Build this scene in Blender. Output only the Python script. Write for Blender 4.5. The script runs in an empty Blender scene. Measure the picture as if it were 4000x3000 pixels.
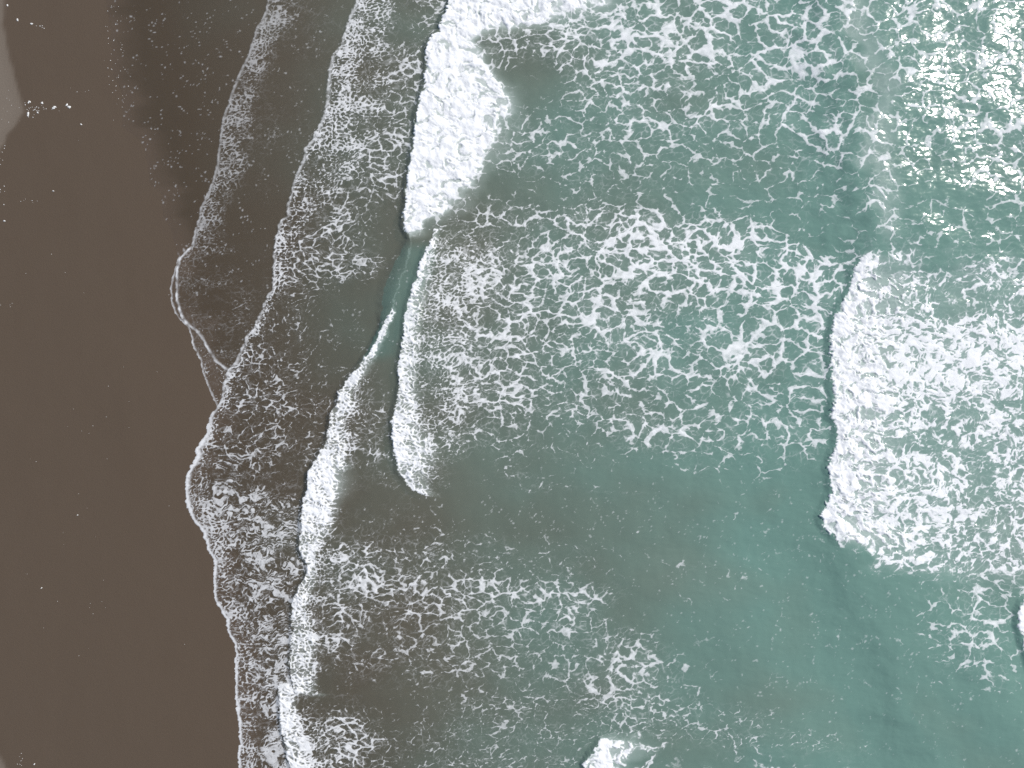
import bpy, math, random
import numpy as np
from mathutils import Vector

# ------------------------------------------------------------------ camera, sky, sun, exposure
S = bpy.context.scene
M_PX = 0.02                       # metres on the ground per photograph pixel (photo 4000 x 3000)
CAM_H = 40.0 / 0.75               # flying height that makes the frame 80 m wide
cam_d = bpy.data.cameras.new('camera'); cam_d.sensor_width = 36; cam_d.lens = 24
cam_d.clip_start = 0.5; cam_d.clip_end = 6000
cam = bpy.data.objects.new('camera', cam_d); S.collection.objects.link(cam)
cam.location = (0, 0, CAM_H); cam.rotation_euler = (0, 0, 0)
S.camera = cam

SUN_EL, SUN_AZ = 42.0, 31.0       # elevation; azimuth measured from +X (photo right) towards +Y (photo up)
world = bpy.data.worlds.new('World'); S.world = world; world.use_nodes = True
wn = world.node_tree; bg = wn.nodes['Background']
sky = wn.nodes.new('ShaderNodeTexSky'); sky.sky_type = 'NISHITA'; sky.sun_disc = False
sky.sun_elevation = math.radians(SUN_EL); sky.sun_rotation = math.radians(90 - SUN_AZ)
wn.links.new(sky.outputs[0], bg.inputs[0]); bg.inputs[1].default_value = 0.09
sun_d = bpy.data.lights.new('sun', 'SUN'); sun_d.energy = 3.8; sun_d.angle = math.radians(0.55)
sun_d.color = (1.0, 0.96, 0.90)
sun = bpy.data.objects.new('sun', sun_d); S.collection.objects.link(sun)
to_sun = Vector((math.cos(math.radians(SUN_EL)) * math.cos(math.radians(SUN_AZ)),
                 math.cos(math.radians(SUN_EL)) * math.sin(math.radians(SUN_AZ)), math.sin(math.radians(SUN_EL))))
sun.rotation_euler = (-to_sun).to_track_quat('-Z', 'Y').to_euler(); sun.location = to_sun * 80
S.view_settings.view_transform = 'Standard'; S.view_settings.look = 'None'
S.view_settings.gamma = 1; S.view_settings.use_curve_mapping = False
S.view_settings.exposure = 0.06
S.cycles.use_denoising = False
S.cycles.max_bounces = 6; S.cycles.transparent_max_bounces = 8

# ------------------------------------------------------------------ numpy noise tools
rng = np.random.default_rng(11)
ANG = rng.random((512, 512)).astype(np.float32) * 2 * np.pi
GX, GY = np.cos(ANG), np.sin(ANG)
JX = rng.random((512, 512)).astype(np.float32); JY = rng.random((512, 512)).astype(np.float32)
R1 = rng.random((512, 512)).astype(np.float32)

def perlin(x, y):
    xi = np.floor(x); yi = np.floor(y); fx = (x - xi).astype(np.float32); fy = (y - yi).astype(np.float32)
    ix = xi.astype(np.int64); iy = yi.astype(np.int64)
    x0 = ix & 511; x1 = (ix + 1) & 511; y0 = iy & 511; y1 = (iy + 1) & 511
    u = fx * fx * fx * (fx * (fx * 6 - 15) + 10); v = fy * fy * fy * (fy * (fy * 6 - 15) + 10)
    def g(a, b, dx, dy): return GX[b, a] * dx + GY[b, a] * dy
    n0 = g(x0, y0, fx, fy); n1 = g(x1, y0, fx - 1, fy); n2 = g(x0, y1, fx, fy - 1); n3 = g(x1, y1, fx - 1, fy - 1)
    return ((n0 * (1 - u) + n1 * u) * (1 - v) + (n2 * (1 - u) + n3 * u) * v) * 1.5

def fbm(x, y, octaves=3, gain=0.5):
    out = 0; a = 1.0
    for k in range(octaves):
        out = out + a * perlin(x * 2 ** k + 17.3 * k, y * 2 ** k + 9.1 * k); a *= gain
    return out

def voronoi(x, y, jit=0.9, off=0):
    xi = np.floor(x); yi = np.floor(y); fx = (x - xi).astype(np.float32); fy = (y - yi).astype(np.float32)
    ix = xi.astype(np.int64) + off; iy = yi.astype(np.int64) + off * 3
    f1 = np.full(x.shape, 9.0, np.float32); f2 = f1.copy(); idv = np.zeros(x.shape, np.float32)
    for dy in (-1, 0, 1):
        for dx in (-1, 0, 1):
            a = (ix + dx) & 511; b = (iy + dy) & 511
            px = dx + 0.5 + (JX[b, a] - 0.5) * jit - fx; py = dy + 0.5 + (JY[b, a] - 0.5) * jit - fy
            d = np.sqrt(px * px + py * py)
            near = d < f1
            f2 = np.where(near, f1, np.minimum(f2, d)); idv = np.where(near, R1[b, a], idv); f1 = np.where(near, d, f1)
    return f1, f2, idv

def ss(a, b, x):
    t = np.clip((x - a) / (b - a), 0, 1); return t * t * (3 - 2 * t)

# ------------------------------------------------------------------ traced lines (photograph pixels), x as a function of y
FILM = [(-200, 380), (0, 412), (108, 428), (241, 440), (301, 447), (350, 472), (422, 480), (500, 474), (525, 515), (573, 563), (651, 577),
        (723, 583), (753, 625), (844, 637), (904, 665), (976, 690), (1006, 696), (1054, 681), (1127, 663), (1175, 669), (1217, 681), (1244, 696),
        (1271, 730), (1319, 747), (1362, 760), (1398, 778), (1464, 796), (1536, 823), (1588, 844)]
EDGE1 = [(-200, 1090), (0, 1045), (54, 1034), (108, 1002), (229, 964), (283, 934), (362, 904), (470, 868), (579, 853), (633, 850), (717, 826),
         (808, 784), (904, 763), (958, 750), (985, 722), (1006, 698), (1054, 690), (1127, 686), (1175, 690), (1217, 700), (1244, 712), (1271, 735),
         (1295, 766), (1338, 796), (1374, 814), (1416, 844), (1446, 884), (1460, 960)]
EDGE2 = [(-200, 1440), (0, 1392), (78, 1362), (175, 1332), (211, 1301), (283, 1283), (344, 1277), (386, 1280), (446, 1265), (524, 1229), (585, 1193),
         (639, 1175), (711, 1145), (802, 1121), (832, 1124), (874, 1090), (940, 1072), (1012, 1072), (1078, 1066), (1127, 1063), (1175, 1036),
         (1262, 1000), (1319, 964), (1374, 940), (1422, 916), (1446, 892), (1500, 874), (1560, 862), (1591, 844), (1624, 820), (1675, 808), (1705, 796),
         (1753, 763), (1778, 769), (1826, 741), (1880, 727), (1922, 726), (1964, 729), (2000, 738), (2042, 760), (2078, 796), (2145, 808), (2193, 835),
         (2277, 835), (2350, 844), (2416, 880), (2482, 892), (2512, 916), (2603, 919), (2711, 919), (2808, 931), (2880, 937), (2952, 928), (3000, 931),
         (3200, 940)]
BORE_D = [(937, 1603), (1000, 1600), (1060, 1580), (1139, 1549), (1205, 1536), (1235, 1518), (1283, 1494), (1338, 1464), (1386, 1434), (1416, 1410), (1476, 1362),
          (1524, 1329), (1573, 1319), (1621, 1289), (1681, 1283), (1729, 1271), (1772, 1247), (1844, 1205), (1886, 1205), (1952, 1187), (2000, 1178),
          (2078, 1175), (2139, 1169), (2175, 1187), (2199, 1202), (2253, 1193), (2307, 1157), (2362, 1139), (2446, 1139), (2524, 1142), (2585, 1127),
          (2657, 1142), (2700, 1155), (2717, 1170), (2726, 1230)]
BORE_D2 = [(2655, 1096), (2663, 1090), (2723, 1090), (2784, 1093), (2856, 1099), (2904, 1118), (2964, 1127), (3000, 1133), (3200, 1150)]
BORE_E = [(-200, 1790), (0, 1753), (36, 1747), (78, 1722), (120, 1718), (169, 1669), (241, 1663), (313, 1661), (392, 1639), (458, 1624), (530, 1621), (579, 1609),
          (639, 1603), (711, 1588), (796, 1582), (868, 1573), (904, 1582), (937, 1603)]
BACK_E = [(-200, 2400), (0, 2330), (60, 2150), (120, 1930), (163, 1858), (253, 1885), (338, 1945), (422, 1978), (480, 1970), (530, 1950), (651, 1885), (729, 1822), (802, 1745),
          (832, 1695), (880, 1640), (937, 1603)]
BORE_F = [(872, 1760), (880, 1722), (892, 1705), (940, 1681), (989, 1657), (1012, 1648), (1054, 1633), (1121, 1615), (1187, 1591), (1259, 1582), (1356, 1570), (1440, 1555), (1494, 1561),
          (1573, 1546), (1645, 1530), (1717, 1533), (1790, 1546), (1844, 1555), (1892, 1591), (1931, 1639), (1944, 1700)]
WAVE_G = [(-200, 3200), (0, 3235), (180, 3250), (362, 3290), (540, 3305), (720, 3318), (850, 3340), (950, 3372), (985, 3370), (1012, 3356), (1054, 3322), (1121, 3316), (1187, 3283), (1229, 3256),
          (1313, 3241), (1362, 3235), (1446, 3241), (1518, 3241), (1573, 3248), (1621, 3234), (1651, 3256), (1723, 3260), (1772, 3244), (1826, 3227),
          (1874, 3236), (1922, 3241), (1964, 3224), (2012, 3199), (2048, 3206), (2090, 3241), (2127, 3271), (2200, 3300), (2420, 3360), (2640, 3430), (2900, 3560), (3200, 3700)]
WAVE_H = [(2300, 4060), (2338, 4000), (2380, 3966), (2434, 3962), (2494, 3977), (2585, 4000), (2700, 4070)]
WAVE_I = [(2850, 2420), (2862, 2362), (2868, 2346), (2910, 2331), (2952, 2296), (2982, 2277), (3000, 2283), (3060, 2260), (3200, 2230)]

def line(tab):
    t = np.array(tab, float); return lambda y: np.interp(y, t[:, 0], t[:, 1])
def tab(*kv):
    t = np.array(kv, float); return lambda y: np.interp(y, t[:, 0], t[:, 1])
lF, l1, l2, lD, lD2, lE, bE, lB, lG, lH, lI = map(line, (FILM, EDGE1, EDGE2, BORE_D, BORE_D2, BORE_E, BACK_E, BORE_F, WAVE_G, WAVE_H, WAVE_I))

# ------------------------------------------------------------------ the ground: sand of the beach running on under the water
def axis(lo, hi, step, growth, far):
    a = list(np.arange(lo, hi + step, step)); s = step
    while a[-1] < far:
        s *= growth; a.append(a[-1] + s)
    s = step; b = [a[0]]
    while b[-1] > lo - (far - hi):
        s *= growth; b.append(b[-1] - s)
    return np.array(b[:0:-1] + a)

coast_y = np.linspace(-400, 3400, 200)
coast_x = np.interp(coast_y, [-400, 0, 600, 1000, 1500, 2000, 2600, 3400], [560, 600, 720, 790, 830, 830, 930, 980])
def sand_z(px, py):
    c = np.interp(py, coast_y, coast_x)
    d = (px - c) * M_PX                          # metres seaward of the mean shore line
    z = np.where(d < 0, -d * 0.018, -d * 0.035)
    z = np.where(d > 12, -0.42 - (d - 12) * 0.060, z)
    z = np.where(d > 60, -3.3 - (d - 60) * 0.01, z)
    z = np.clip(z, -12, 2.5)
    return z + 0.02 * fbm(px / 420, py / 600, 2)

def world_xyz(px, py, z):
    return np.stack([(px - 2000) * M_PX, (1500 - py) * M_PX, z], -1)

def build(name, verts, faces, mat, parent=None, normals=None, attrs=None):
    me = bpy.data.meshes.new(name)
    nv, nf = len(verts), len(faces)
    me.vertices.add(nv); me.vertices.foreach_set('co', np.ascontiguousarray(verts, np.float32).ravel())
    me.loops.add(nf * 4); me.loops.foreach_set('vertex_index', np.ascontiguousarray(faces, np.int32).ravel())
    me.polygons.add(nf); me.polygons.foreach_set('loop_start', np.arange(0, nf * 4, 4, dtype=np.int32))
    me.polygons.foreach_set('use_smooth', np.ones(nf, bool))
    me.update(calc_edges=True)
    for k, v in (attrs or {}).items():
        at = me.attributes.new(k, 'FLOAT', 'POINT'); at.data.foreach_set('value', np.ascontiguousarray(v, np.float32))
    if normals is not None:
        at = me.attributes.new('custom_normal', 'FLOAT_VECTOR', 'POINT')
        at.data.foreach_set('vector', np.ascontiguousarray(normals, np.float32).ravel())
    me.materials.append(mat)
    o = bpy.data.objects.new(name, me); S.collection.objects.link(o)
    if parent: o.parent = parent
    return o

def tag(o, label=None, cat=None, group=None, kind=None):
    for k, v in (('label', label), ('category', cat), ('group', group), ('kind', kind)):
        if v: o[k] = v
    return o

# ------------------------------------------------------------------ materials
def newmat(name):
    m = bpy.data.materials.new(name); m.use_nodes = True; nt = m.node_tree
    for n in list(nt.nodes): nt.nodes.remove(n)
    return m, nt, nt.links.new
def node(nt, t, **kw):
    n = nt.nodes.new(t)
    for k, v in kw.items(): setattr(n, k, v)
    return n
def attr(nt, name):
    n = node(nt, 'ShaderNodeAttribute'); n.attribute_name = name; return n.outputs['Fac']
def mixc(nt, fac, a, b):
    n = node(nt, 'ShaderNodeMix', data_type='RGBA')
    for s, v in ((n.inputs[0], fac), (n.inputs[6], a), (n.inputs[7], b)):
        if isinstance(v, bpy.types.NodeSocket): nt.links.new(v, s)
        else: s.default_value = v if not isinstance(v, tuple) else (*v, 1)
    return n.outputs[2]
def math_(nt, op, a, b=0.0, clamp=False):
    n = node(nt, 'ShaderNodeMath', operation=op, use_clamp=clamp)
    for s, v in ((n.inputs[0], a), (n.inputs[1], b)):
        if isinstance(v, bpy.types.NodeSocket): nt.links.new(v, s)
        else: s.default_value = v
    return n.outputs[0]

def sand_material():
    m, nt, L = newmat('sand')
    out = node(nt, 'ShaderNodeOutputMaterial'); p = node(nt, 'ShaderNodeBsdfPrincipled')
    tc = node(nt, 'ShaderNodeTexCoord')
    grain = node(nt, 'ShaderNodeTexNoise'); grain.inputs['Scale'].default_value = 9; grain.inputs['Detail'].default_value = 4; grain.inputs['Roughness'].default_value = .75
    L(tc.outputs['Object'], grain.inputs['Vector'])
    big = node(nt, 'ShaderNodeTexNoise'); big.inputs['Scale'].default_value = .16; big.inputs['Detail'].default_value = 5
    mp = node(nt, 'ShaderNodeMapping'); mp.inputs['Scale'].default_value = (1.6, .7, 1)
    L(tc.outputs['Object'], mp.inputs[0]); L(mp.outputs[0], big.inputs['Vector'])
    wet = mixc(nt, math_(nt, 'MULTIPLY_ADD', big.outputs['Fac'], 1.0), (.060, .042, .029), (.104, .078, .057))
    arcs = node(nt, 'ShaderNodeTexWave', wave_type='BANDS', bands_direction='X'); arcs.inputs['Scale'].default_value = .11; arcs.inputs['Distortion'].default_value = 9; arcs.inputs['Detail'].default_value = 4; arcs.inputs['Detail Scale'].default_value = .55
    L(tc.outputs['Object'], arcs.inputs['Vector'])
    wet = mixc(nt, math_(nt, 'MULTIPLY', math_(nt, 'POWER', arcs.outputs['Fac'], 5.0), .09), wet, (.118, .091, .066))
    mot = node(nt, 'ShaderNodeTexNoise'); mot.inputs['Scale'].default_value = 1.1; mot.inputs['Detail'].default_value = 5; mot.inputs['Roughness'].default_value = .65
    L(mp.outputs[0], mot.inputs['Vector'])
    wet = mixc(nt, math_(nt, 'MULTIPLY', mot.outputs['Fac'], .7), wet, (.094, .066, .045))
    wet = mixc(nt, grain.outputs['Fac'], wet, (.104, .076, .052))
    dryc = mixc(nt, grain.outputs['Fac'], (.154, .125, .098), (.207, .171, .136))
    col = mixc(nt, attr(nt, 'dry'), wet, dryc)
    L(col, p.inputs['Base Color'])
    p.inputs['Roughness'].default_value = .62; p.inputs['Specular IOR Level'].default_value = .25
    bp = node(nt, 'ShaderNodeBump'); bp.inputs['Strength'].default_value = .6; bp.inputs['Distance'].default_value = .03
    L(grain.outputs['Fac'], bp.inputs['Height']); L(bp.outputs[0], p.inputs['Normal'])
    L(p.outputs[0], out.inputs[0]); return m

def water_material():
    m, nt, L = newmat('sea_water')
    out = node(nt, 'ShaderNodeOutputMaterial')
    tc = node(nt, 'ShaderNodeTexCoord')
    # turbid body: silt-brown to green, aerated water pale
    body = mixc(nt, attr(nt, 'teal'), (.200, .180, .138), (.156, .276, .236))
    body = mixc(nt, attr(nt, 'milk'), body, (.50, .57, .54))
    dif = node(nt, 'ShaderNodeBsdfDiffuse'); L(body, dif.inputs[0])
    tr = node(nt, 'ShaderNodeBsdfTransparent'); L(mixc(nt, attr(nt, 'wet'), (1., 1., 1.), (.84, .845, .82)), tr.inputs[0])
    w1 = node(nt, 'ShaderNodeMixShader'); L(attr(nt, 'opac'), w1.inputs[0]); L(tr.outputs[0], w1.inputs[1]); L(dif.outputs[0], w1.inputs[2])
    rip = node(nt, 'ShaderNodeTexNoise'); rip.inputs['Scale'].default_value = 2.6; rip.inputs['Detail'].default_value = 1; rip.inputs['Roughness'].default_value = .5
    L(tc.outputs['Object'], rip.inputs['Vector'])
    bp = node(nt, 'ShaderNodeBump'); bp.inputs['Distance'].default_value = .05
    L(math_(nt, 'MULTIPLY', attr(nt, 'ripple'), .22), bp.inputs['Strength']); L(rip.outputs['Fac'], bp.inputs['Height'])
    gl = node(nt, 'ShaderNodeBsdfGlossy'); gl.inputs['Roughness'].default_value = .115; L(bp.outputs[0], gl.inputs['Normal'])
    # Schlick reflectance, the same from above and from below (light that reaches the sand is not bent here)
    geo = node(nt, 'ShaderNodeNewGeometry'); dt = node(nt, 'ShaderNodeVectorMath', operation='DOT_PRODUCT')
    L(geo.outputs['Incoming'], dt.inputs[0]); L(bp.outputs[0], dt.inputs[1])
    k5 = math_(nt, 'POWER', math_(nt, 'SUBTRACT', 1.0, math_(nt, 'ABSOLUTE', dt.outputs['Value']), True), 5.0)
    fres = math_(nt, 'ADD', math_(nt, 'MULTIPLY', k5, .98), .02)
    w2 = node(nt, 'ShaderNodeMixShader'); L(fres, w2.inputs[0]); L(w1.outputs[0], w2.inputs[1]); L(gl.outputs[0], w2.inputs[2])
    # foam
    fn = node(nt, 'ShaderNodeTexNoise'); fn.inputs['Scale'].default_value = 14; fn.inputs['Detail'].default_value = 3
    L(tc.outputs['Object'], fn.inputs['Vector'])
    fb = node(nt, 'ShaderNodeBump'); fb.inputs['Strength'].default_value = .5; fb.inputs['Distance'].default_value = .03
    L(fn.outputs['Fac'], fb.inputs['Height'])
    fd = node(nt, 'ShaderNodeBsdfDiffuse'); fd.inputs[0].default_value = (.89, .90, .91, 1); L(fb.outputs[0], fd.inputs['Normal'])
    sm = node(nt, 'ShaderNodeMapRange', interpolation_type='SMOOTHSTEP'); th = node(nt, 'ShaderNodeMapRange', interpolation_type='SMOOTHSTEP')
    fz = node(nt, 'ShaderNodeTexNoise'); fz.inputs['Scale'].default_value = 8; fz.inputs['Detail'].default_value = 2; L(tc.outputs['Object'], fz.inputs['Vector'])
    ov = math_(nt, 'ADD', attr(nt, 'over'), math_(nt, 'MULTIPLY', math_(nt, 'SUBTRACT', fz.outputs['Fac'], .5), .14))
    L(ov, sm.inputs['Value']); L(math_(nt, 'MULTIPLY', attr(nt, 'soft'), -.3), sm.inputs['From Min']); L(math_(nt, 'MULTIPLY', attr(nt, 'soft'), .7), sm.inputs['From Max'])
    L(ov, th.inputs['Value']); th.inputs['From Min'].default_value = .0; th.inputs['From Max'].default_value = .34; th.inputs['To Min'].default_value = .56
    lace = math_(nt, 'MULTIPLY', math_(nt, 'MULTIPLY', sm.outputs[0], th.outputs[0]), attr(nt, 'amax'))
    fo = math_(nt, 'MAXIMUM', lace, attr(nt, 'rim'))
    f = math_(nt, 'ADD', fo, math_(nt, 'MULTIPLY', math_(nt, 'SUBTRACT', fn.outputs['Fac'], .5), math_(nt, 'MULTIPLY', fo, .35)), True)
    w3 = node(nt, 'ShaderNodeMixShader'); L(f, w3.inputs[0]); L(w2.outputs[0], w3.inputs[1]); L(fd.outputs[0], w3.inputs[2])
    L(w3.outputs[0], out.inputs[0]); return m

SAND, WATER = sand_material(), water_material()

# ------------------------------------------------------------------ beach sheet (one sheet to the horizon), dry lobe beside it
gx = axis(-150, 4150, 11, 1.25, 120000); gy = axis(-150, 3150, 11, 1.25, 120000)
PX, PY = np.meshgrid(gx, gy)
bz = sand_z(PX, PY) + 0.004 * fbm(PX / 60, PY / 90, 2)
dry_line = np.interp(PY, [-150, 0, 100, 200, 300, 400, 440, 490, 530, 600, 680, 2840, 2900, 2940, 3000, 3150], [26, 22, 20, 40, 62, 92, 103, 75, 40, 8, -60, -60, -10, 12, 38, 90])
sd = dry_line - PX + 6 * perlin(PX / 40, PY / 55)
dry = ss(-8, 12, sd) * (0.85 + 0.3 * ss(0, 90, sd))
ny, nx = PX.shape
idx = np.arange(ny * nx).reshape(ny, nx)
quads = np.stack([idx[1:, :-1], idx[1:, 1:], idx[:-1, 1:], idx[:-1, :-1]], -1).reshape(-1, 4)
V = world_xyz(PX, PY, bz).reshape(-1, 3)
fdry = (dry.ravel()[quads].mean(1) > 0.5)
gz_y, gz_x = np.gradient(bz, gy * M_PX, gx * M_PX)
N = np.stack([-gz_x, gz_y, np.ones_like(bz)], -1).reshape(-1, 3); N /= np.linalg.norm(N, axis=1, keepdims=True)

def subset(name, V, quads, sel, mat, parent=None, N=None, attrs=None):
    q = quads[sel]
    if not len(q): return None
    used, inv = np.unique(q, return_inverse=True)
    return build(name, V[used], inv.reshape(-1, 4), mat, parent, None if N is None else N[used], {k: v[used] for k, v in (attrs or {}).items()})

tag(subset('beach', V, quads, ~fdry, SAND, None, N, {'dry': dry.ravel()}), 'smooth dark brown wet sand of the beach and seabed', 'sand', kind='structure')
tag(subset('dry_sand', V, quads, fdry, SAND, None, N, {'dry': dry.ravel()}), 'pale grey drier sand along the edge of the beach', 'sand', kind='structure')

# ------------------------------------------------------------------ the water surface as a height field
STEP = 3.15
gx = axis(360, 4090, STEP, 1.13, 120000); gx = gx[gx > 330]
gy = axis(-90, 3090, STEP, 1.13, 120000)
PX, PY = np.meshgrid(gx, gy)
X, Y = PX.astype(np.float64), PY.astype(np.float64)
Yc = np.clip(Y, -200, 3200)

def blob(cx, cy, rx, ry, rot=0, soft=0.5):
    a = math.radians(rot); u = ((X - cx) * math.cos(a) + (Y - cy) * math.sin(a)) / rx; v = (-(X - cx) * math.sin(a) + (Y - cy) * math.cos(a)) / ry
    r = np.sqrt(u * u + v * v); return 1 - ss(1 - soft, 1 + soft, r)

n_a = perlin(X / 46, Y / 46); n_b = perlin(X / 19 + 40, Y / 19); n_c = perlin(X / 9 + 80, Y / 9 + 7)
scal = 7 * n_a + 5 * n_b + 4 * n_c
def front(l, rough=1.0):
    xf = l(Yc); dy = (l(Yc[:, :1] + 14) - l(Yc[:, :1] - 14)) / 28
    return (X - xf) / np.sqrt(1 + np.clip(dy, -4, 4) ** 2) + scal * rough
sF = front(lF, .5); s1 = front(l1, .45); s2 = front(l2, .8); sD = front(lD, 1.0); sD2 = front(lD2, 1.0)
sE = front(lE, 1.3) + 3 * n_c; sBE = -front(bE, 0) + 30 * fbm(X / 110, Y / 110, 3); sB = front(lB, .9) + 3 * n_c; sG = front(lG, 1.2) + 6 * n_c + 3 * perlin(X / 6.5, Y / 6.5 + 3); sH = front(lH, 1.3); sI = front(lI, 1.3)
tD, tD2, tE, tB, tG, tH, tI = (front(l, .40) for l in (lD, lD2, lE, lB, lG, lH, lI))     # heights follow a smoother line than the foam edge
def win(a, b, fa=30, fb=30):
    return ss(a - fa, a + fa, Y) * (1 - ss(b - fb, b + fb, Y))
low_e = fbm(X / 90, Y / 60, 2)
wD = ss(917, 957, Y) * (1 - ss(-16, 22, Y - 2712 + 26 * low_e)); wD2 = win(2668, 9e5, 14, 30); wE = win(-9e5, 932, 30, 14); wB = win(893, 1935, 14, 12)
wGb = ss(-30, 60, Y - 985 - .35 * np.maximum(sG, 0)) * (1 - ss(2090, 2150, Y)); wI = ss(-18, 40, Y - 2864 - .10 * np.maximum(sI, 0) + 12 * n_a); wH = win(2320, 2610, 30, 40)
w1 = win(-9e5, 1452, 30, 10)
vD = win(937, 2690, 45, 70); vD2 = win(2690, 9e5, 45, 30); vE = win(-9e5, 937, 30, 45); vB = win(930, 1870, 60, 75)
vG = win(1010, 2110, 60, 60); vI = win(2890, 9e5, 40, 30); vH = win(2330, 2600, 40, 60)

# ---- foam coverage wanted at every place (0..1)
thin = fbm(X / 70 + 3, Y / 55 + 8, 3)
wx0 = 26 * perlin(X / 150, Y / 130); wy0 = 22 * perlin(X / 150 + 31, Y / 130 + 5)
low = fbm(X / 330, Y / 230, 3); low2 = fbm(X / 150 + 50, Y / 90 + 20, 2)
D = np.full(X.shape, 0.015)
def paint(mask, val):
    global D
    D = D * (1 - mask) + val * mask
# open-water lace fields
paint(blob(2650, 180, 800, 360, 8, .35), .44)
paint(blob(2300, 560, 420, 160, 0, .5), .24)
paint(blob(2750, 640, 600, 130, 0, .5), .20)
paint(blob(2080, 330, 130, 120, 30, .5), .05)
paint(blob(2550, 1000, 760, 190, 6, .45), .48)
paint(blob(2900, 1040, 480, 130, 8, .6), .60)
paint(blob(2500, 1330, 820, 260, 6, .35), .42)
paint(blob(3080, 1300, 220, 230, 0, .5), .46)
paint(blob(2780, 1640, 560, 150, 8, .5), .34)
paint(blob(2350, 1560, 520, 160, 10, .5), .30)
paint(blob(2900, 1800, 260, 60, 0, .6), .14)
paint(blob(2130, 1720, 300, 70, 12, .6), .16)
paint(blob(3050, 780, 260, 90, 20, .6), .12)
paint(blob(3230, 930, 90, 70, 20, .5), .03)
# lower middle lace
paint(blob(1640, 2380, 560, 260, 4, .4), .30)
paint(blob(2130, 2370, 260, 130, 0, .5), .40)
paint(blob(2150, 2650, 520, 200, 8, .5), .19)
paint(blob(2480, 2690, 220, 170, 30, .6), .38)
paint(blob(2000, 2900, 560, 130, 0, .5), .18)
paint(blob(2900, 2880, 460, 110, 12, .6), .17)
paint(blob(3950, 2960, 300, 40, 10, .6), .05)
paint(blob(2050, 2180, 480, 90, 5, .6), .12)
paint(blob(2700, 2230, 300, 60, 8, .6), .07)
# seaward of the outer wave
paint(blob(3720, 430, 560, 580, 0, .3), .32)
paint(blob(3560, 760, 300, 200, 0, .6), .10)
gfoam = ss(-20, 40, sG) * ss(-70, 130, Y - 985 - .06 * np.maximum(X - 3400, 0) + 90 * low2 + 40 * n_a) * (1 - ss(2200, 2320, Y))
bottom_line = np.interp(X, [3200, 3374, 3422, 3512, 3603, 3753, 3850, 4000, 5000], [2080, 2165, 2215, 2255, 2250, 2262, 2400, 2560, 2600])
gfoam = gfoam * (1 - ss(-40, 40, Y - bottom_line + 60 * low2))
paint(gfoam, .62)
paint(gfoam * blob(3560, 1400, 340, 260, 0, .5), .80)
paint(gfoam * blob(3420, 1900, 300, 200, 0, .6), .70)
paint(gfoam * blob(3750, 1120, 460, 130, 0, .5), .36)
paint(gfoam * blob(3720, 1680, 260, 110, 0, .6), .46)
paint(gfoam * blob(3900, 1950, 200, 200, 0, .6), .60)
paint(blob(3830, 2400, 230, 240, 20, .7) * ss(-20, 20, sG), .27)
crest_l = tG + 70 * low - 60
paint((1 - ss(25, 75, np.abs(crest_l - 45))) * (1 - ss(880, 960, Y)), .30)
# behind the fronts
tail = lambda s, a, b: ss(-2, 4, s) * (1 - ss(a, b, s))
between = ss(-4, 4, s1)
film_zone = ss(-6, 6, sF) * (1 - ss(-6, 4, s1)) * w1
paint(film_zone, .02)
z1 = between * w1 * (1 - ss(-6, 4, s2))
paint(z1, .075); paint(z1 * blob(1020, 450, 190, 130, 0, .5), .14); paint(z1 * blob(840, 1200, 150, 130, 0, .5), .20); paint(z1 * blob(1120, 60, 220, 110, 0, .6), .12)
paint(z1 * blob(960, 850, 160, 110, 20, .6), .03)
paint(tail(s1, 30, 140) * w1, .52 * (1 - .6 * ss(850, 1050, Y)))
zr = ss(-4, 4, sF) * win(1271, 1590, 10, 8) * (1 - ss(-6, 4, s2)) * (1 - ss(-6, 4, s1) * (Y < 1452))
paint(zr, .18)
land = ss(-2, 3, s2)
front2 = np.where(Y < 937, sE, np.where(Y < 2700, sD, sD2))
z2 = land * (1 - ss(-6, 3, front2))
lace2 = tab((-200, .48), (0, .50), (300, .54), (560, .54), (700, .46), (900, .40), (1050, .36), (1200, .17), (1350, .20), (1500, .27), (1650, .30), (1800, .34), (1950, .40), (2050, .46), (2200, .44), (2500, .48), (2800, .5), (3200, .5))(Yc)
fall = tab((-200, 800), (500, 800), (800, 650), (900, 560), (1200, 330), (1500, 480), (1800, 900), (2100, 1500), (3200, 1500))(Yc)
paint(z2, lace2 * np.clip(1.15 - np.maximum(s2, 0) / fall, .25, 1))
paint(z2 * blob(1440, 1150, 120, 160, 20, .5), .04); paint(z2 * blob(1500, 830, 110, 110, 0, .6), .08); paint(z2 * blob(1600, 90, 110, 90, 0, .5), .22)
paint(z2 * blob(1180, 830, 110, 60, 0, .6), .10); paint(z2 * blob(1500, 690, 110, 80, 0, .5), .30); paint(z2 * blob(1330, 1040, 170, 50, 0, .5), .40)
paint(z2 * blob(960, 2060, 220, 70, 14, .6), .60)
g2 = tab((-200, 150), (300, 240), (500, 210), (800, 170), (1000, 60), (1300, 45), (1600, 60), (1750, 70), (2000, 110), (2300, 90), (3200, 80))(Yc)
paint(z2 * (1 - ss(.3 * g2, g2, s2)), .55)
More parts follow.
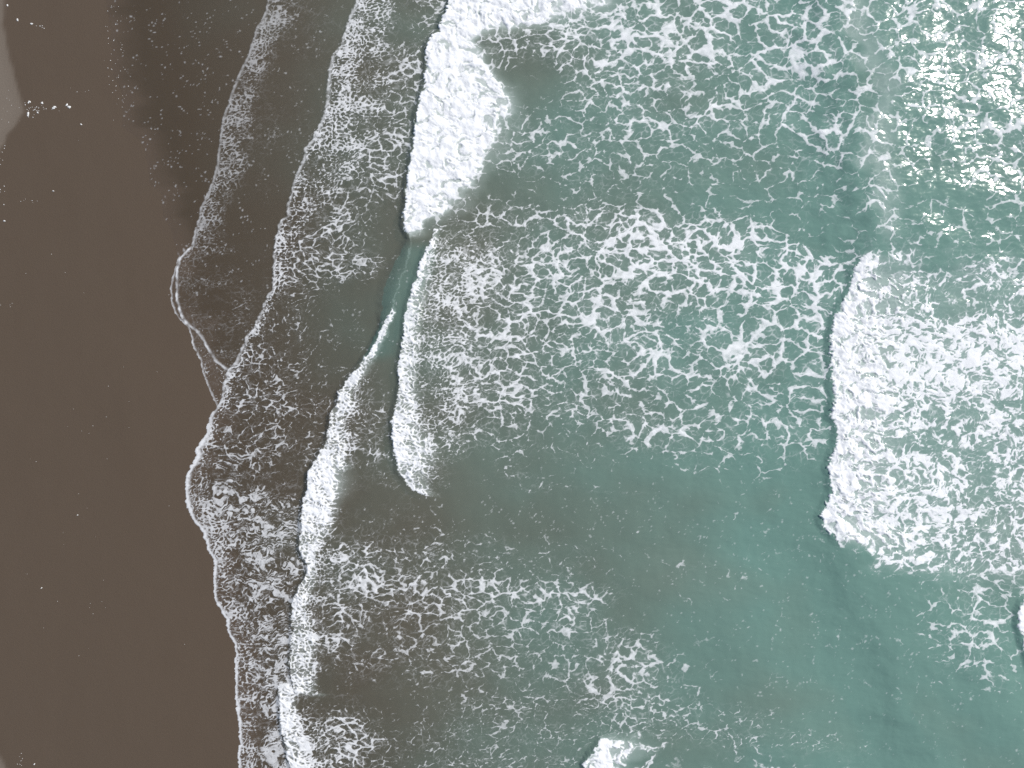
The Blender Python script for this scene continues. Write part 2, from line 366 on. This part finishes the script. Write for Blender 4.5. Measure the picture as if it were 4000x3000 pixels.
# bore D and the sheet behind it
zD = ss(-2, 3, sD) * wD * (1 - ss(-6, 3, sB) * wB)
paint(zD * (1 - ss(420, 560, sD)), tab((937, .03), (1300, .05), (1420, .10), (1500, .22), (1580, .34), (1700, .33), (1790, .25), (1850, .10), (2050, .10), (2150, .36), (2300, .44), (2500, .42), (2600, .22), (2660, .08), (2722, .06))(Yc))
paint(zD * blob(1560, 1480, 70, 240, -12, .5), .05)
paint(zD * blob(1640, 2480, 200, 110, 0, .5), .26)
whD = tab((937, 0), (1195, 0), (1240, 12), (1350, 24), (1470, 34), (1550, 40), (1650, 46), (1760, 60), (1820, 95), (1960, 110), (2060, 95), (2130, 60), (2175, 25), (2215, 22), (2300, 40), (2450, 60), (2600, 75), (2690, 60), (2722, 20))(Yc)
paint(zD * (1 - ss(whD, whD * 1.2 + 45, sD)) * (whD > 3) * ss(1440, 1500, Y), .60)
paint(zD * (1 - ss(.6 * whD, whD * 1.2 + 8, sD)) * (whD > 3), tab((1200, .9), (1400, .80), (1650, .70), (1800, .88), (1980, .86), (2150, .72), (2500, .66), (2722, .7))(Yc))
zD2 = ss(-2, 3, sD2) * wD2 * (1 - ss(-6, 3, sD) * wD)
paint(zD2 * (1 - ss(260, 420, sD2)), np.where(Y < 2800, .18, .45)); paint(zD2 * blob(1150, 2640, 50, 70, 0, .5), .05)
paint(zD2 * (1 - ss(40, 95, sD2 - .15 * (Y - 2700))), .80)
# bore F
zB = ss(-2, 3, sB) * wB
paint(zB * (1 - ss(330, 560, sB)), tab((890, .20), (960, .36), (1050, .50), (1200, .54), (1400, .54), (1550, .44), (1700, .40), (1800, .30), (1900, .18), (1940, .10))(Yc))
paint(zB * blob(1660, 1540, 50, 160, 0, .6), .30)
paint(zB * blob(1860, 1900, 160, 140, 20, .5), .05)
whB = tab((890, 6), (950, 24), (1050, 45), (1200, 60), (1350, 62), (1500, 62), (1650, 100), (1750, 150), (1820, 130), (1880, 60), (1940, 10))(Yc)
paint(zB * (1 - ss(.5 * whB, whB * 1.4 + 20, sB + 25 * low2)), np.interp(Yc, [890, 1000, 1500, 1650, 1820, 1940], [.50, .60, .66, .72, .66, .40]))
paint(zB * (1 - ss(.25 * whB, whB * .5 + 8, sB)), .84)
# big bore E: white from front to back
zE = ss(-2, 3, sE) * wE * ss(-25, 30, sBE)
topsheet = (1 - ss(30, 150, Y + 40 * low2)) * ss(-2, 3, sE) * (1 - ss(2150, 2420, X + 80 * low2))
paint(ss(-2, 3, sE) * wE * (1 - ss(0, 120, -sBE)) * ss(-60, 0, -np.abs(sBE)), .25)
paint(topsheet, .62)
paint(zE, .965)
# outer wave front band, small breakers
whG = tab((985, 40), (1100, 80), (1250, 110), (1500, 120), (1800, 90), (2050, 80), (2130, 30))(Yc)
paint(ss(-2, 3, sG) * wGb * (1 - ss(.6 * whG, whG * 1.6, sG + 25 * low2)), .90)
paint(ss(-2, 3, sI) * wI * (1 - ss(80, 160, sI + 50 * low2)), .90)
paint(ss(-2, 3, sI) * wI * ss(110, 190, sI + 50 * low2) * (1 - ss(190, 330, sI + 40 * low2)), .22)
paint(ss(-2, 3, sH) * wH, .97)
# nothing but open dark water just ahead of each front
for s, w, a in ((sE, wE, 9), (sB, wB, 8), (sG, wGb, 14), (sI, wI, 12), (sH, wH, 14)):
    paint(ss(-2.2 * a, -.4 * a, s) * (1 - ss(-4, 2, s)) * w, .03)
chain = ss(.80, .97, 1 - np.abs(perlin((X + 2 * wx0) / 520 + 7, (Y + 2 * wy0) / 130 + .1 * X / 130)) * 2) * ss(1700, 2100, X)
D = np.maximum(D, .055 * chain * (D < .12) * (Y > 1750) * (1 - gfoam))
D = np.minimum(.88 * D * np.clip(1 + .40 * low + .50 * low2, .3, 1.5), .58) * (D < .62) + np.where(D >= .62, D * np.clip(1 + .10 * low2, .85, 1.1), 0)
D = np.clip(D, 0, .985)

# ---- foam patterns, each levelled so that its upper d share covers the share d of the surface
fine = (slice(None), slice(None))
inside = (X > 400) & (X < 4090) & (Y > -80) & (Y < 3080)
samp = np.flatnonzero(inside.ravel())[::23]
def level(P):
    q = np.quantile(P.ravel()[samp], np.linspace(0, 1, 257)); q += np.arange(257) * 1e-9
    return np.interp(P, q, np.linspace(0, 1, 257)).astype(np.float32)
wx = 26 * perlin(X / 150, Y / 130) + 13 * perlin(X / 52 + 9, Y / 48) + 6 * n_b
wy = 22 * perlin(X / 150 + 31, Y / 130 + 5) + 12 * perlin(X / 52, Y / 48 + 77) + 5 * perlin(X / 19 + 3, Y / 19 + 55)
def cells(size, stretch, wamp, off, rot=0.0):
    c, s = math.cos(rot), math.sin(rot); xx = X + wx * wamp; yy = Y + wy * wamp
    f1, f2, i = voronoi((c * xx + s * yy) / (size * stretch), (-s * xx + c * yy) / size, .95, off)
    return f1, f2 - f1, i
ridge = 1 - np.abs(fbm((X + 1.5 * wx) / 74, (Y + 1.5 * wy) / 34, 4, .6)) * 2
_, eL, iL = cells(43, 1.5, 1.0, 0, .12); f1M, eM, iM = cells(22, 1.5, .8, 100, -.1); f1S, eS, iS = cells(11.5, 1.4, .6, 200)
P_lace = level(1.0 * np.exp(-eL / .17) + .60 * np.exp(-eM / .20) + .16 * np.exp(-eS / .25) + .30 * thin + .16 * ridge)
_, eX, _ = cells(60, 1.4, 1.1, 60, .2)
P_big = level(1.05 * np.exp(-eX / .15) + .60 * np.exp(-eL / .17) + .35 * np.exp(-eM / .2) + .10 * np.exp(-eS / .2) + .30 * thin + .16 * ridge)
_, eM2, _ = cells(27, 1.7, 1.0, 300, .1); _, eS2, _ = cells(14, 1.6, .8, 350)
P_mid = level(1.0 * np.exp(-eM2 / .18) + .5 * np.exp(-eS2 / .2) + .28 * thin + .14 * ridge + .06 * n_c)
f1T, eT, _ = cells(8.5, 1.2, .4, 400)
P_fine = level(.8 * np.exp(-eS2 / .22) + .55 * np.exp(-eS / .25) + .25 * np.exp(-eT / .25) + .28 * thin + .12 * n_c)
sw = 2.2
xs = X + sw * wx; ys = Y + sw * wy
streak = 1 - np.abs(fbm(xs / 80, ys / 20, 3)) * 1.8
streak2 = 1 - np.abs(fbm(xs / 28 + 60, ys / 9.5 + 8, 2)) * 1.8
_, eK, _ = cells(18, 2.2, 1.6, 450)
P_streak = level(.7 * streak + .5 * streak2 + .7 * np.exp(-eK / .2) + .35 * thin)
xt = X + 1.6 * wx; yt = Y + 1.6 * wy
turb = fbm(xt / 58, yt / 42, 4, .66); rt = 1 - np.abs(fbm(xt / 26 + 5, yt / 19, 3)) * 2
f1H, eH, iH = cells(38, 1.3, 1.3, 500, .3)
P_turb = level(.62 * turb + .45 * rt + .80 * np.exp(-eH / .22) + .40 * np.exp(-eM / .25) + .20 * np.exp(-eS / .3))
P_white = level(.8 * turb + .25 * rt + .35 * np.exp(-eH / .35))
# where each pattern reigns
k_fine = np.clip(z2 * (1 - ss(.6 * g2, 1.3 * g2, s2)) + z1 * .9 + film_zone + zr + zD * (1 - ss(60, 170, sD)) * .8 + .6 * zD2 * (1 - ss(120, 240, sD2)) + zB * (1 - ss(120, 330, sB)) * .6, 0, 1)
k_mid = np.clip(z2 + zD * (1 - ss(300, 520, sD)) * .8 + zB * (1 - ss(200, 420, sB)) * .9 + zD2, 0, 1)
k_streak = z2 * ss(1750, 2000, Y)
k_turb = np.clip(gfoam + topsheet, 0, 1)
k_white = np.clip(zE + ss(-2, 3, sI) * wI + ss(-2, 3, sH) * wH + ss(-2, 3, sG) * wGb * (1 - ss(60, 170, sG)) * .5, 0, 1)
k_big = np.clip(ss(2150, 2750, X + 260 * low), 0, 1)
P = P_lace * (1 - k_big) + P_big * k_big
for k, Q in ((k_mid, P_mid), (k_streak, P_streak), (k_fine, P_fine), (k_turb, P_turb), (k_white, P_white)):
    P = P * (1 - k) + Q * k
soft = .11 + .10 * k_turb + .10 * k_white + .02 * k_fine
over = P - (1 - D)
crestw = np.clip((.55 + .35 * win(1760, 2080)) * zD * (1 - ss(whD, 1.6 * whD + 15, sD)) * (whD > 3) + (.55 + .35 * ss(1550, 1700, Y)) * zB * (1 - ss(.5 * whB, 1.4 * whB + 10, sB)) + .6 * zD2 * (1 - ss(50, 120, sD2)) + k_white + .8 * k_turb, 0, 1)
amax = .80 - (.10 + .10 * ss(1500, 1900, Y)) * z2 - .44 * z1 - .30 * film_zone - .10 * blob(1900, 2650, 800, 420, 0, .5) * (1 - z2) + .14 * blob(2850, 1020, 500, 150, 6, .6)
amax = np.clip(amax * (1 + .22 * fbm(X / 24 + 70, Y / 22, 2)), .2, .9)
amax = amax * (1 - crestw) + 1.0 * crestw
thin_a = .56 + .44 * ss(.0, .34, over)
foam = ss(-.3 * soft, .7 * soft, over) * thin_a * amax; rim = np.zeros(X.shape)
# thin veil of bubbles round the thick foam
rim = np.maximum(rim, ss(-.30, .10, over) * .20 * np.clip(D * 1.8, 0, 1) * (.4 + .6 * crestw))
# loose flecks
fl1, _, fid = cells(11, 1.1, .5, 620); fl2, _, fid2 = cells(22, 1.2, .5, 700)
gate = ss(.42, .90, ridge * .75 + .7 * thin)
fleck_d = np.clip(.02 + .06 * blob(3400, 2550, 700, 450, 0, .6) + .10 * blob(2400, 2050, 700, 170, 4, .6) + .26 * film_zone * (.20 + ss(.2, .8, ridge)) + .18 * z1 + .12 * z2 + .10 * zD + .06 * blob(3700, 500, 600, 600, 0, .4), 0, .8)
fleck = (1 - ss(.16, .34, fl1)) * (fid < fleck_d * gate) * .85 + (1 - ss(.10, .22, fl2)) * (fid2 < fleck_d * .6 * gate) * .9
rim = np.maximum(rim, np.clip(fleck, 0, 1) * .32)
# faint threads inside the cells of the lace
gz1 = ss(-.25, .35, perlin(X / 44 + 5, Y / 36 + 2)); gz2 = ss(-.1, .4, perlin(X / 31 + 15, Y / 27 + 12))
veil_d = np.clip((D - .05) / .30, 0, 1) * (1 - k_white)
rim = np.maximum(rim, veil_d * (np.exp(-(eM / .085) ** 2) * .40 * gz1 + np.exp(-(eS / .12) ** 2) * .26 * gz2 * (1 - .5 * k_big)) * (1 - .35 * z2 - .35 * z1))
# bright leading edges of the swash
e2w = tab((-200, 12), (900, 9), (1300, 8), (1560, 10), (1700, 16), (1760, 22), (1830, 14), (2000, 13), (2100, 14), (2300, 9), (2500, 10), (3200, 9))(Yc)
e2a = tab((-200, .5), (1250, .45), (1560, .6), (1720, .95), (3200, .95))(Yc)
rim = np.maximum(rim, ss(-3, 2, s2) * (1 - ss(e2w * .5, e2w * 1.5, s2)) * e2a * np.clip(.85 + .9 * n_b * (1 - ss(1500, 1700, Y)), .2, 1.2) * (1 - ss(-20, 0, front2)))
e1a = tab((-200, .30), (900, .36), (985, .75), (1300, .7), (1400, .7), (1452, .5))(Yc)
rim = np.maximum(rim, ss(-2, 2, s1) * (1 - ss(4, 13, s1)) * e1a * w1 * np.clip(.8 + .9 * n_b, .2, 1.2))
rim = np.maximum(rim, ss(-2, 2, sF) * (1 - ss(3, 9, sF)) * .62 * win(1000, 1588, 20, 10) * (.7 + .6 * n_b))
edge_cut = ss(-4, 1, np.maximum(np.where(Y < 1590, sF, -99), s2))
rim = rim * edge_cut; amax = amax * edge_cut
foam = np.clip(np.maximum(foam * edge_cut, rim), 0, 1)

# ---- heights
def bore(s, H, rise, L): return H * ss(-rise, 3, s) * np.exp(-np.maximum(s, 0) / L)
z = np.zeros(X.shape)
wave_h = np.zeros(X.shape)
hE = bore(tE, tab((-200, .19), (0, .19), (500, .19), (900, .20), (937, .23))(Yc), 22, 380) * vE
hD = bore(tD, tab((937, .26), (1100, .32), (1250, .28), (1500, .13), (1800, .15), (2000, .16), (2150, .18), (2300, .12), (2600, .12), (2722, .08))(Yc),
          tab((900, 20), (960, 50), (1020, 85), (1180, 85), (1260, 32), (1400, 18), (3000, 16))(Yc), 260) * vD
hD2 = bore(tD2, .13, 16, 220) * vD2
hB = bore(tB, tab((872, .03), (950, .10), (1050, .10), (1300, .13), (1700, .14), (1850, .12), (1944, .05))(Yc), 19, 330) * vB
hG = bore(tG, .14, 28, 420) * vG
sGw = tG + 70 * low + 24 * perlin(X / 60, Y / 60) * (1 - ss(900, 1100, Y)) - 60
hGs = np.where(sGw < 0, np.exp(-(sGw / 135) ** 2), np.exp(-(sGw / 380) ** 2)) * tab((-900, .42), (850, .46), (960, .42), (1090, .10), (2050, .12), (2160, .40), (2400, .36), (2900, .35), (3300, .3))(Y) * ss(-2500, -500, Y) * (1 - ss(3500, 5000, Y))
hG2 = np.exp(-((tG - 420) / 150) ** 2) * .36 * ss(2300, 2600, Y) * (1 - ss(3500, 5000, Y)) + np.exp(-((tG + 420) / 200) ** 2) * .22 * ss(2100, 2500, Y) * (1 - ss(3500, 5000, Y))
hI = bore(tI, .21, 20, 230) * vI; hH = bore(tH, .20, 24, 300) * vH
h1 = .012 * np.maximum(ss(-4, 9, s1) * w1, ss(-4, 9, s2)); h2 = .008 * ss(-3, 10, s2) + .012 * ss(0, 200, s2)
lump = .7 * (.35 - f1H ** 2) + .25 * (.35 - f1M ** 2) + .9 * perlin((X + .5 * wx) / 52 + 4, (Y + .5 * wy) / 46 + 9) + .5 * perlin(X / 24 + 14, Y / 22 + 9) + .18 * n_c
thick = np.clip(over / .4, 0, 1) * foam
whitew = np.clip(zE + ss(0, 3, sD) * wD * (1 - ss(whD, 1.5 * whD + 8, sD)) + ss(0, 3, sB) * wB * (1 - ss(.7 * whB, 1.3 * whB + 8, sB)) + ss(0, 3, sG) * wGb * (1 - ss(120, 300, sG)) + ss(0, 3, sI) * wI * (1 - ss(100, 220, sI)) + ss(0, 3, sH) * wH + ss(0, 3, sD2) * wD2 * (1 - ss(40, 90, sD2)), 0, 1)
bub = np.clip(gfoam * .5 + topsheet * .6, 0, 1)
bed = sand_z(X, Y) + 0.004 * fbm(X / 60, Y / 90, 2)
film = .012 * ss(0, 60, np.where(Y < 1590, np.maximum(sF, s2), s2))
mean = np.maximum(bed, -.02 + 0 * X)
depth_in = np.maximum(0, -bed)
rough_map = np.clip(.10 + .9 * ss(1500, 2700, X + .25 * (1500 - Y)), 0, 1) * (.55 + .45 * np.clip(blob(3800, 500, 1300, 1300, 0, .8) + gfoam * .8, 0, 1))
swell = .075 * perlin(X / 230, Y / 170) + .040 * perlin(X / 115 + 8, Y / 80 + 3) + .013 * fbm(X / 58 + 4, Y / 30, 2) + .0065 * fbm(X / 30 + 9, Y / 13, 2)
z = np.where(bed > -.02, bed, -.02 + 0 * bed)
z = np.maximum(z, -.02) + film + h1 + h2 * edge_cut + hE + hD + hD2 + hB + hG + hGs + hG2 + hI + hH
z = z + swell * rough_map * ss(.05, .7, depth_in) + .012 * fbm(X / 55, Y / 75, 2) * ss(900, 1500, X)
z = z + lump * (.085 * whitew + .045 * bub) * np.clip(foam * 1.2, 0, 1) + .03 * thick * (.35 + whitew) * ss(900, 1300, X + 400 * (whitew > .3)) + .008 * foam
outside = np.where(Y < 1590, np.maximum(sF, s2), s2)
z = np.where(outside < 0, bed + outside * .002 - .001, z)
depth = np.maximum(z - bed, 0)
# ---- optical properties of the water
silt = fbm(X / 520 + 3, Y / 380 + 12, 3)
brownp = np.clip(.5 * blob(1620, 2560, 300, 300, 0, .6) + .5 * blob(2720, 2260, 230, 100, 10, .6) + .35 * blob(3100, 2800, 300, 140, 0, .6) + .3 * blob(1700, 1900, 220, 160, 0, .7) + .3 * blob(3560, 920, 120, 60, 0, .6), 0, 1)
teal = np.clip(.04 + .62 * np.clip((X - 1000) / 1200, 0, 1) + .36 * ss(2000, 3500, X) + .15 * silt - .36 * brownp, 0, 1)
teal = np.clip(teal + .35 * ss(-200, -10, sG) * (1 - ss(-10, 60, sG)) + .40 * (hD > .12) * win(960, 1400) * (1 - ss(40, 130, sD)), 0, 1)
opac = 1 - np.exp(-1.15 * depth * (1 + .25 * silt))
milk = np.clip(.40 * zE + .55 * ss(-90, 20, sBE) * (1 - ss(20, 60, sBE)) * wE * ss(0, 20, sE) * .6 + .16 * gfoam + .32 * whitew + .12 * np.clip(D - .2, 0, .5) / .5 * ss(1500, 2200, X) + .22 * blob(1320, 1880, 60, 70, 0, .7) + .30 * ss(-40, 10, sGw - 30) * (1 - ss(10, 110, sGw - 30)) * (1 - ss(880, 980, Y)), 0, .7)
opac = np.clip(opac + .8 * milk, 0, 1)
ripple = np.clip(rough_map, 0, 1) * (1 - .5 * foam)
print('foam share', float(foam[inside].mean()))

# ------------------------------------------------------------------ cut the surface into sea, swash sheets and waves
ny, nx = X.shape
V = world_xyz(X, Y, z).reshape(-1, 3)
gz_y, gz_x = np.gradient(z, gy * M_PX, gx * M_PX)
N = np.stack([-gz_x, gz_y, np.ones_like(z)], -1).reshape(-1, 3); N /= np.linalg.norm(N, axis=1, keepdims=True)
idx = np.arange(ny * nx).reshape(ny, nx)
quads = np.stack([idx[1:, :-1], idx[1:, 1:], idx[:-1, 1:], idx[:-1, :-1]], -1).reshape(-1, 4)
c = lambda a: (a[1:, :-1] + a[1:, 1:] + a[:-1, 1:] + a[:-1, :-1]).ravel() * .25
qx, qy = c(X), c(Y); qf = c(foam)
keep = c(outside) > -9
isf = qf > .34
q = {k: c(v) for k, v in dict(sF=sF, s1=s1, s2=s2, sD=sD, sD2=sD2, sE=sE, sBE=sBE, sB=sB, sG=sG, sH=sH, sI=sI, whD=whD, whB=whB).items()}
region = np.zeros(len(qx), np.int8)          # 0 open sea
lowG = np.interp(qx, [3200, 3374, 3422, 3512, 3603, 3753, 3850, 4000, 5000], [2080, 2165, 2215, 2255, 2250, 2262, 2400, 2560, 2600])
region[(q['sG'] > -70) & (q['sG'] < 260) & (qy < 985)] = 8
region[(q['sG'] > -20) & (qy >= 985) & (qy < lowG)] = 8
region[(q['sB'] > 0) & (q['sB'] < 430) & (qy > 893) & (qy < 1940)] = 7
region[(q['sE'] > 0) & (q['sBE'] > -10) & (qy < 935)] = 6
Dm = (q['sD'] > 0) & (qy >= 937) & (qy < 2722) & ~((q['sB'] > 0) & (qy > 893) & (qy < 1940)) & (q['sD'] < np.interp(qy, [937, 1250, 1900, 2050, 2200, 2500, 2722], [110, 300, 420, 330, 520, 560, 250]))
region[Dm] = 4
region[(q['sD2'] > 0) & (q['sD2'] < 380) & (qy > 2664) & ~Dm & ~((qy < 2722) & (q['sD'] > 0))] = 5
fr2 = np.where(qy < 937, q['sE'], np.where(qy < 2722, q['sD'], q['sD2']))
region[(q['s2'] > 0) & (fr2 <= 0)] = 3
region[(q['s1'] > 0) & (q['s2'] <= 0) & (qy < 1452)] = 2
region[(q['s2'] <= 0) & ((q['s1'] <= 0) | (qy >= 1452))] = 1
region[(q['s2'] <= 0) & (q['s1'] <= 0) & (qy > 1262) & (qy < 1600)] = 11
region[(q['sI'] > 0) & (q['sI'] < 260) & (qy > 2862)] = 9
region[(q['sH'] > 0) & (qy > 2300) & (qy < 2700)] = 10
AT = {k: v.astype(np.float32).ravel() for k, v in dict(over=np.clip(over, -.5, .6), soft=soft, amax=amax, rim=rim, milk=milk, teal=teal, opac=opac, ripple=ripple, wet=ss(-5, 130, outside + 40 * low2)).items()}
isf = isf | (region == 6)
def piece(name, sel, parent=None): return subset(name, V, quads, sel & keep, WATER, parent, N, AT)

tag(piece('sea', (region == 0) & ~isf), 'clear patches of grey green to teal sea water between the foam', 'sea', kind='structure')
sea_f = (region == 0) & isf
eastG = q['sG'] > 0
patches = [('white foam lace spread between the big upper breaker and the outer crest', sea_f & (qy < 740) & ~eastG & (qx > 1500)),
           ('broad band of thick foam lace across the middle of the teal water', sea_f & (qy >= 740) & (qy < 1900) & ~eastG),
           ('thin open foam lace on grey green water in the lower half', sea_f & (qy >= 1900) & (qx < 2700) & ~eastG),
           ('thin foam streaks amid sun glitter seaward of the outer crest', sea_f & (qy < 985) & eastG),
           ('scattered faint foam flecks on calm teal water below the outer breaker', sea_f & (qy >= 1900) & ((qx >= 2700) | eastG))]
done = np.zeros(len(qx), bool)
for label, sel in patches:
    sel = sel & ~done; done |= sel
    tag(piece('sea_foam', sel), label, 'foam', kind='stuff')

def empty(name, px, py, label, cat, group):
    o = bpy.data.objects.new(name, None); S.collection.objects.link(o)
    tag(o, label, cat, group); o.empty_display_size = .5; return o
def wave(name, rid, label, cat, group, crest):
    t = empty(name, 0, 0, label, cat, group); r = region == rid
    piece('water_surface', r & ~isf, t)
    a = piece('foam_front', r & isf & crest, t)
    b = piece('foam_lace', r & isf & ~crest, t)
    for o in (a, b):
        if o: o['kind'] = 'stuff'
    return t
gs, gw = 'swash sheets running up the sand', 'breaking waves rolling to the beach'
wave('swash_sheet', 1, 'nearly clear film of old swash with tiny foam flecks at the top of the beach', 'swash', gs, q['sF'] < 12)
wave('swash_sheet', 11, 'small thin wedge of swash outlined in white beside the smooth sand', 'swash', gs, q['sF'] < 12)
wave('swash_sheet', 2, 'thin brown swash sheet with a fine pale rim and sparse specks', 'swash', gs, q['s1'] < 14)
wave('swash_sheet', 3, 'long foam covered swash sheet with bright white scalloped rim along the sand', 'swash', gs, q['s2'] < 24)
wave('breaking_wave', 6, 'thickest pure white breaker at the upper middle, with a smoky back edge', 'wave', gw, q['sE'] < 70)
wave('breaking_wave', 4, 'long low bore with a glassy green upper face and white lower front', 'wave', gw, q['sD'] < q['whD'] + 8)
wave('breaking_wave', 5, 'short foaming bore nearest the sand at the bottom edge', 'wave', gw, q['sD2'] < 60)
wave('breaking_wave', 7, 'middle bore with a straight white front and wide foam lace trailing behind', 'wave', gw, q['sB'] < q['whB'])
wave('breaking_wave', 8, 'outermost long wave, smooth crest above and broad churning white foam below', 'wave', gw, (q['sG'] < 120) & (qy > 985))
wave('breaking_wave', 9, 'small compact white breaker cut off by the bottom edge', 'wave', gw, q['sI'] < 160)
wave('breaking_wave', 10, 'white breaker just entering at the seaward edge below the churning foam', 'wave', gw, q['sH'] < 1e6)

# ------------------------------------------------------------------ foam clumps left on the sand
def foam_mat():
    m, nt, L = newmat('stranded_foam'); out = node(nt, 'ShaderNodeOutputMaterial'); p = node(nt, 'ShaderNodeBsdfPrincipled')
    n = node(nt, 'ShaderNodeTexNoise'); n.inputs['Scale'].default_value = 30
    L(mixc(nt, n.outputs['Fac'], (.62, .62, .60), (.86, .86, .85)), p.inputs['Base Color']); p.inputs['Roughness'].default_value = .7
    L(p.outputs[0], out.inputs[0]); return m
FOAM = foam_mat()
rnd = random.Random(5)
def clump_mesh(parts, seed, res=(7, 12)):
    """lumpy flattened mounds: parts = (dx, dy, rx, ry, rot, height) in metres"""
    vs, fs = [], []; r = random.Random(seed)
    for (dx, dy, rx, ry, rot, h) in parts:
        b = len(vs); nr, ns = res; ph = [r.uniform(0, 6.28) for _ in range(4)]
        ca, sa = math.cos(rot), math.sin(rot)
        for i in range(nr):
            t = i / (nr - 1)
            for j in range(ns):
                a = 2 * math.pi * j / ns
                k = 1 + .22 * math.sin(2 * a + ph[0]) + .16 * math.sin(3 * a + ph[1]) + .10 * math.sin(5 * a + ph[2])
                rr = math.sin(t * math.pi / 2) * k; hh = h * math.cos(t * math.pi / 2) * (1 + .2 * math.sin(4 * a + ph[3]) * t) - .004 * t
                x, y = rx * rr * math.cos(a), ry * rr * math.sin(a)
                vs.append((dx + ca * x - sa * y, dy + sa * x + ca * y, hh))
        for i in range(nr - 1):
            for j in range(ns):
                fs.append((b + i * ns + j, b + (i + 1) * ns + j, b + (i + 1) * ns + (j + 1) % ns, b + i * ns + (j + 1) % ns))
    return vs, fs
def sand_at(px, py):
    p, w = np.array([float(px)]), np.array([float(py)])
    return float((sand_z(p, w) + 0.004 * fbm(p / 60, w / 90, 2))[0])
def clump(px, py, parts, label, seed):
    zz = sand_at(px, py)
    vs, fs = clump_mesh([(a * M_PX, -b * M_PX, rx * M_PX, ry * M_PX, math.radians(rot), .05) for (a, b, rx, ry, rot) in parts], seed)
    o = build('foam_clump', np.array(vs), np.array(fs), FOAM); k = 1 - zz / CAM_H
    o.location = ((px - 2000) * M_PX * k, (1500 - py) * M_PX * k, zz)
    tag(o, label, 'foam clump', 'stranded foam clumps on the wet sand')
for a in [
    (266, 415, [(-5, -5, 5, 4, 40), (3, 2, 6, 4, 30), (6, 5, 4, 4, 0)], 'longest white foam clump on bare sand, farthest seaward in the dotted row', 1),
    (211, 420, [(-3, 3, 5, 4, -40), (2, -2, 6, 4, -40)], 'oval white foam clump second from the seaward end of the dotted row', 2),
    (110, 446, [(0, -3, 5, 5, 90), (-1, 5, 4, 3, 90)], 'tall bright foam clump touching the tip of the pale dry sand', 3),
    (114, 399, [(-2, 1, 5, 3, 60), (2, -2, 5, 3, -50)], 'forked foam clump just above the tip of the pale dry sand', 4),
    (165, 402, [(0, 0, 4, 4, 0), (-3, 1, 2, 2, 0)], 'small foam clump by itself above the dotted foam row', 5),
    (123, 93, [(0, 0, 4, 4.6, 90)], 'round foam clump near the top of the bare sand', 6),
    (68, 78, [(0, -2, 3, 4, 90), (1, 3, 2.4, 3, 60)], 'small cross shaped foam clump near the top beside pale dry sand', 7),
    (29, 21, [(0, 0, 2.6, 5, 20)], 'thin foam clump on the pale sand rim at the top corner', 8),
    (317, 486, [(0, 0, 3.2, 3.2, 0)], 'lone bright round foam dot below the dotted foam row', 9),
    (147, 440, [(0, 0, 3.5, 3, 0)], 'small foam dot between the tall clump and the dotted row', 10),
    (208, 746, [(0, 0, 3.2, 2.4, 20)], 'lone foam dot on smooth sand below the dry lobe', 11),
    (17, 863, [(0, 0, 4, 3, 20)], 'pale foam dot at the landward edge halfway up the sand', 12),
    (303, 2012, [(0, 0, 2.6, 2, 30)], 'tiny lone foam dot on the lower bare sand beside the swash', 13),
    (162, 2297, [(0, 0, 3.6, 2, 30)], 'short white foam dash on the lower bare sand', 14),
    (134, 2985, [(0, 0, 3.6, 2.4, 30)], 'foam dot at the bottom corner beside pale sand', 15)]:
    clump(*a)
# loose tiny flecks on the sand: too small and too many to tell apart
parts = []
def scatter(n, cx, cy, rx, ry, s0, s1_):
    for _ in range(n):
        parts.append((cx + rnd.gauss(0, rx), cy + rnd.gauss(0, ry), rnd.uniform(s0, s1_)))
scatter(16, 125, 430, 16, 14, .9, 2.2); scatter(10, 170, 430, 26, 7, .8, 2); scatter(5, 160, 108, 14, 7, .9, 2); scatter(5, 330, 360, 40, 4, .8, 1.8)
scatter(14, 50, 430, 30, 30, .6, 1.3); scatter(8, 20, 600, 14, 20, .8, 1.8); scatter(9, 12, 760, 14, 26, .8, 2); scatter(6, 130, 786, 40, 4, .8, 1.8); scatter(5, 25, 1190, 18, 8, .7, 1.4)
scatter(30, 448, 120, 30, 70, .7, 1.8); scatter(28, 462, 320, 26, 70, .7, 1.8); scatter(8, 90, 2960, 6, 20, .8, 1.4)
scatter(30, 350, 1500, 220, 600, .6, 1.3); scatter(16, 400, 2200, 220, 350, .6, 1.2)
vs, fs = [], []
for i, (px, py, r) in enumerate(parts):
    zz = sand_at(px, py)
    v, f = clump_mesh([(0, 0, r * M_PX * rnd.uniform(.8, 1.5), r * M_PX, rnd.uniform(0, 3), .02)], i, (3, 6))
    b = len(vs); vs += [(a + (px - 2000) * M_PX, e + (1500 - py) * M_PX, g + zz) for a, e, g in v]; fs += [tuple(b + k for k in t) for t in f]
tag(build('foam_flecks', np.array(vs), np.array(fs), FOAM), 'tiny white foam flecks sprinkled over the bare wet sand', 'foam', kind='stuff')
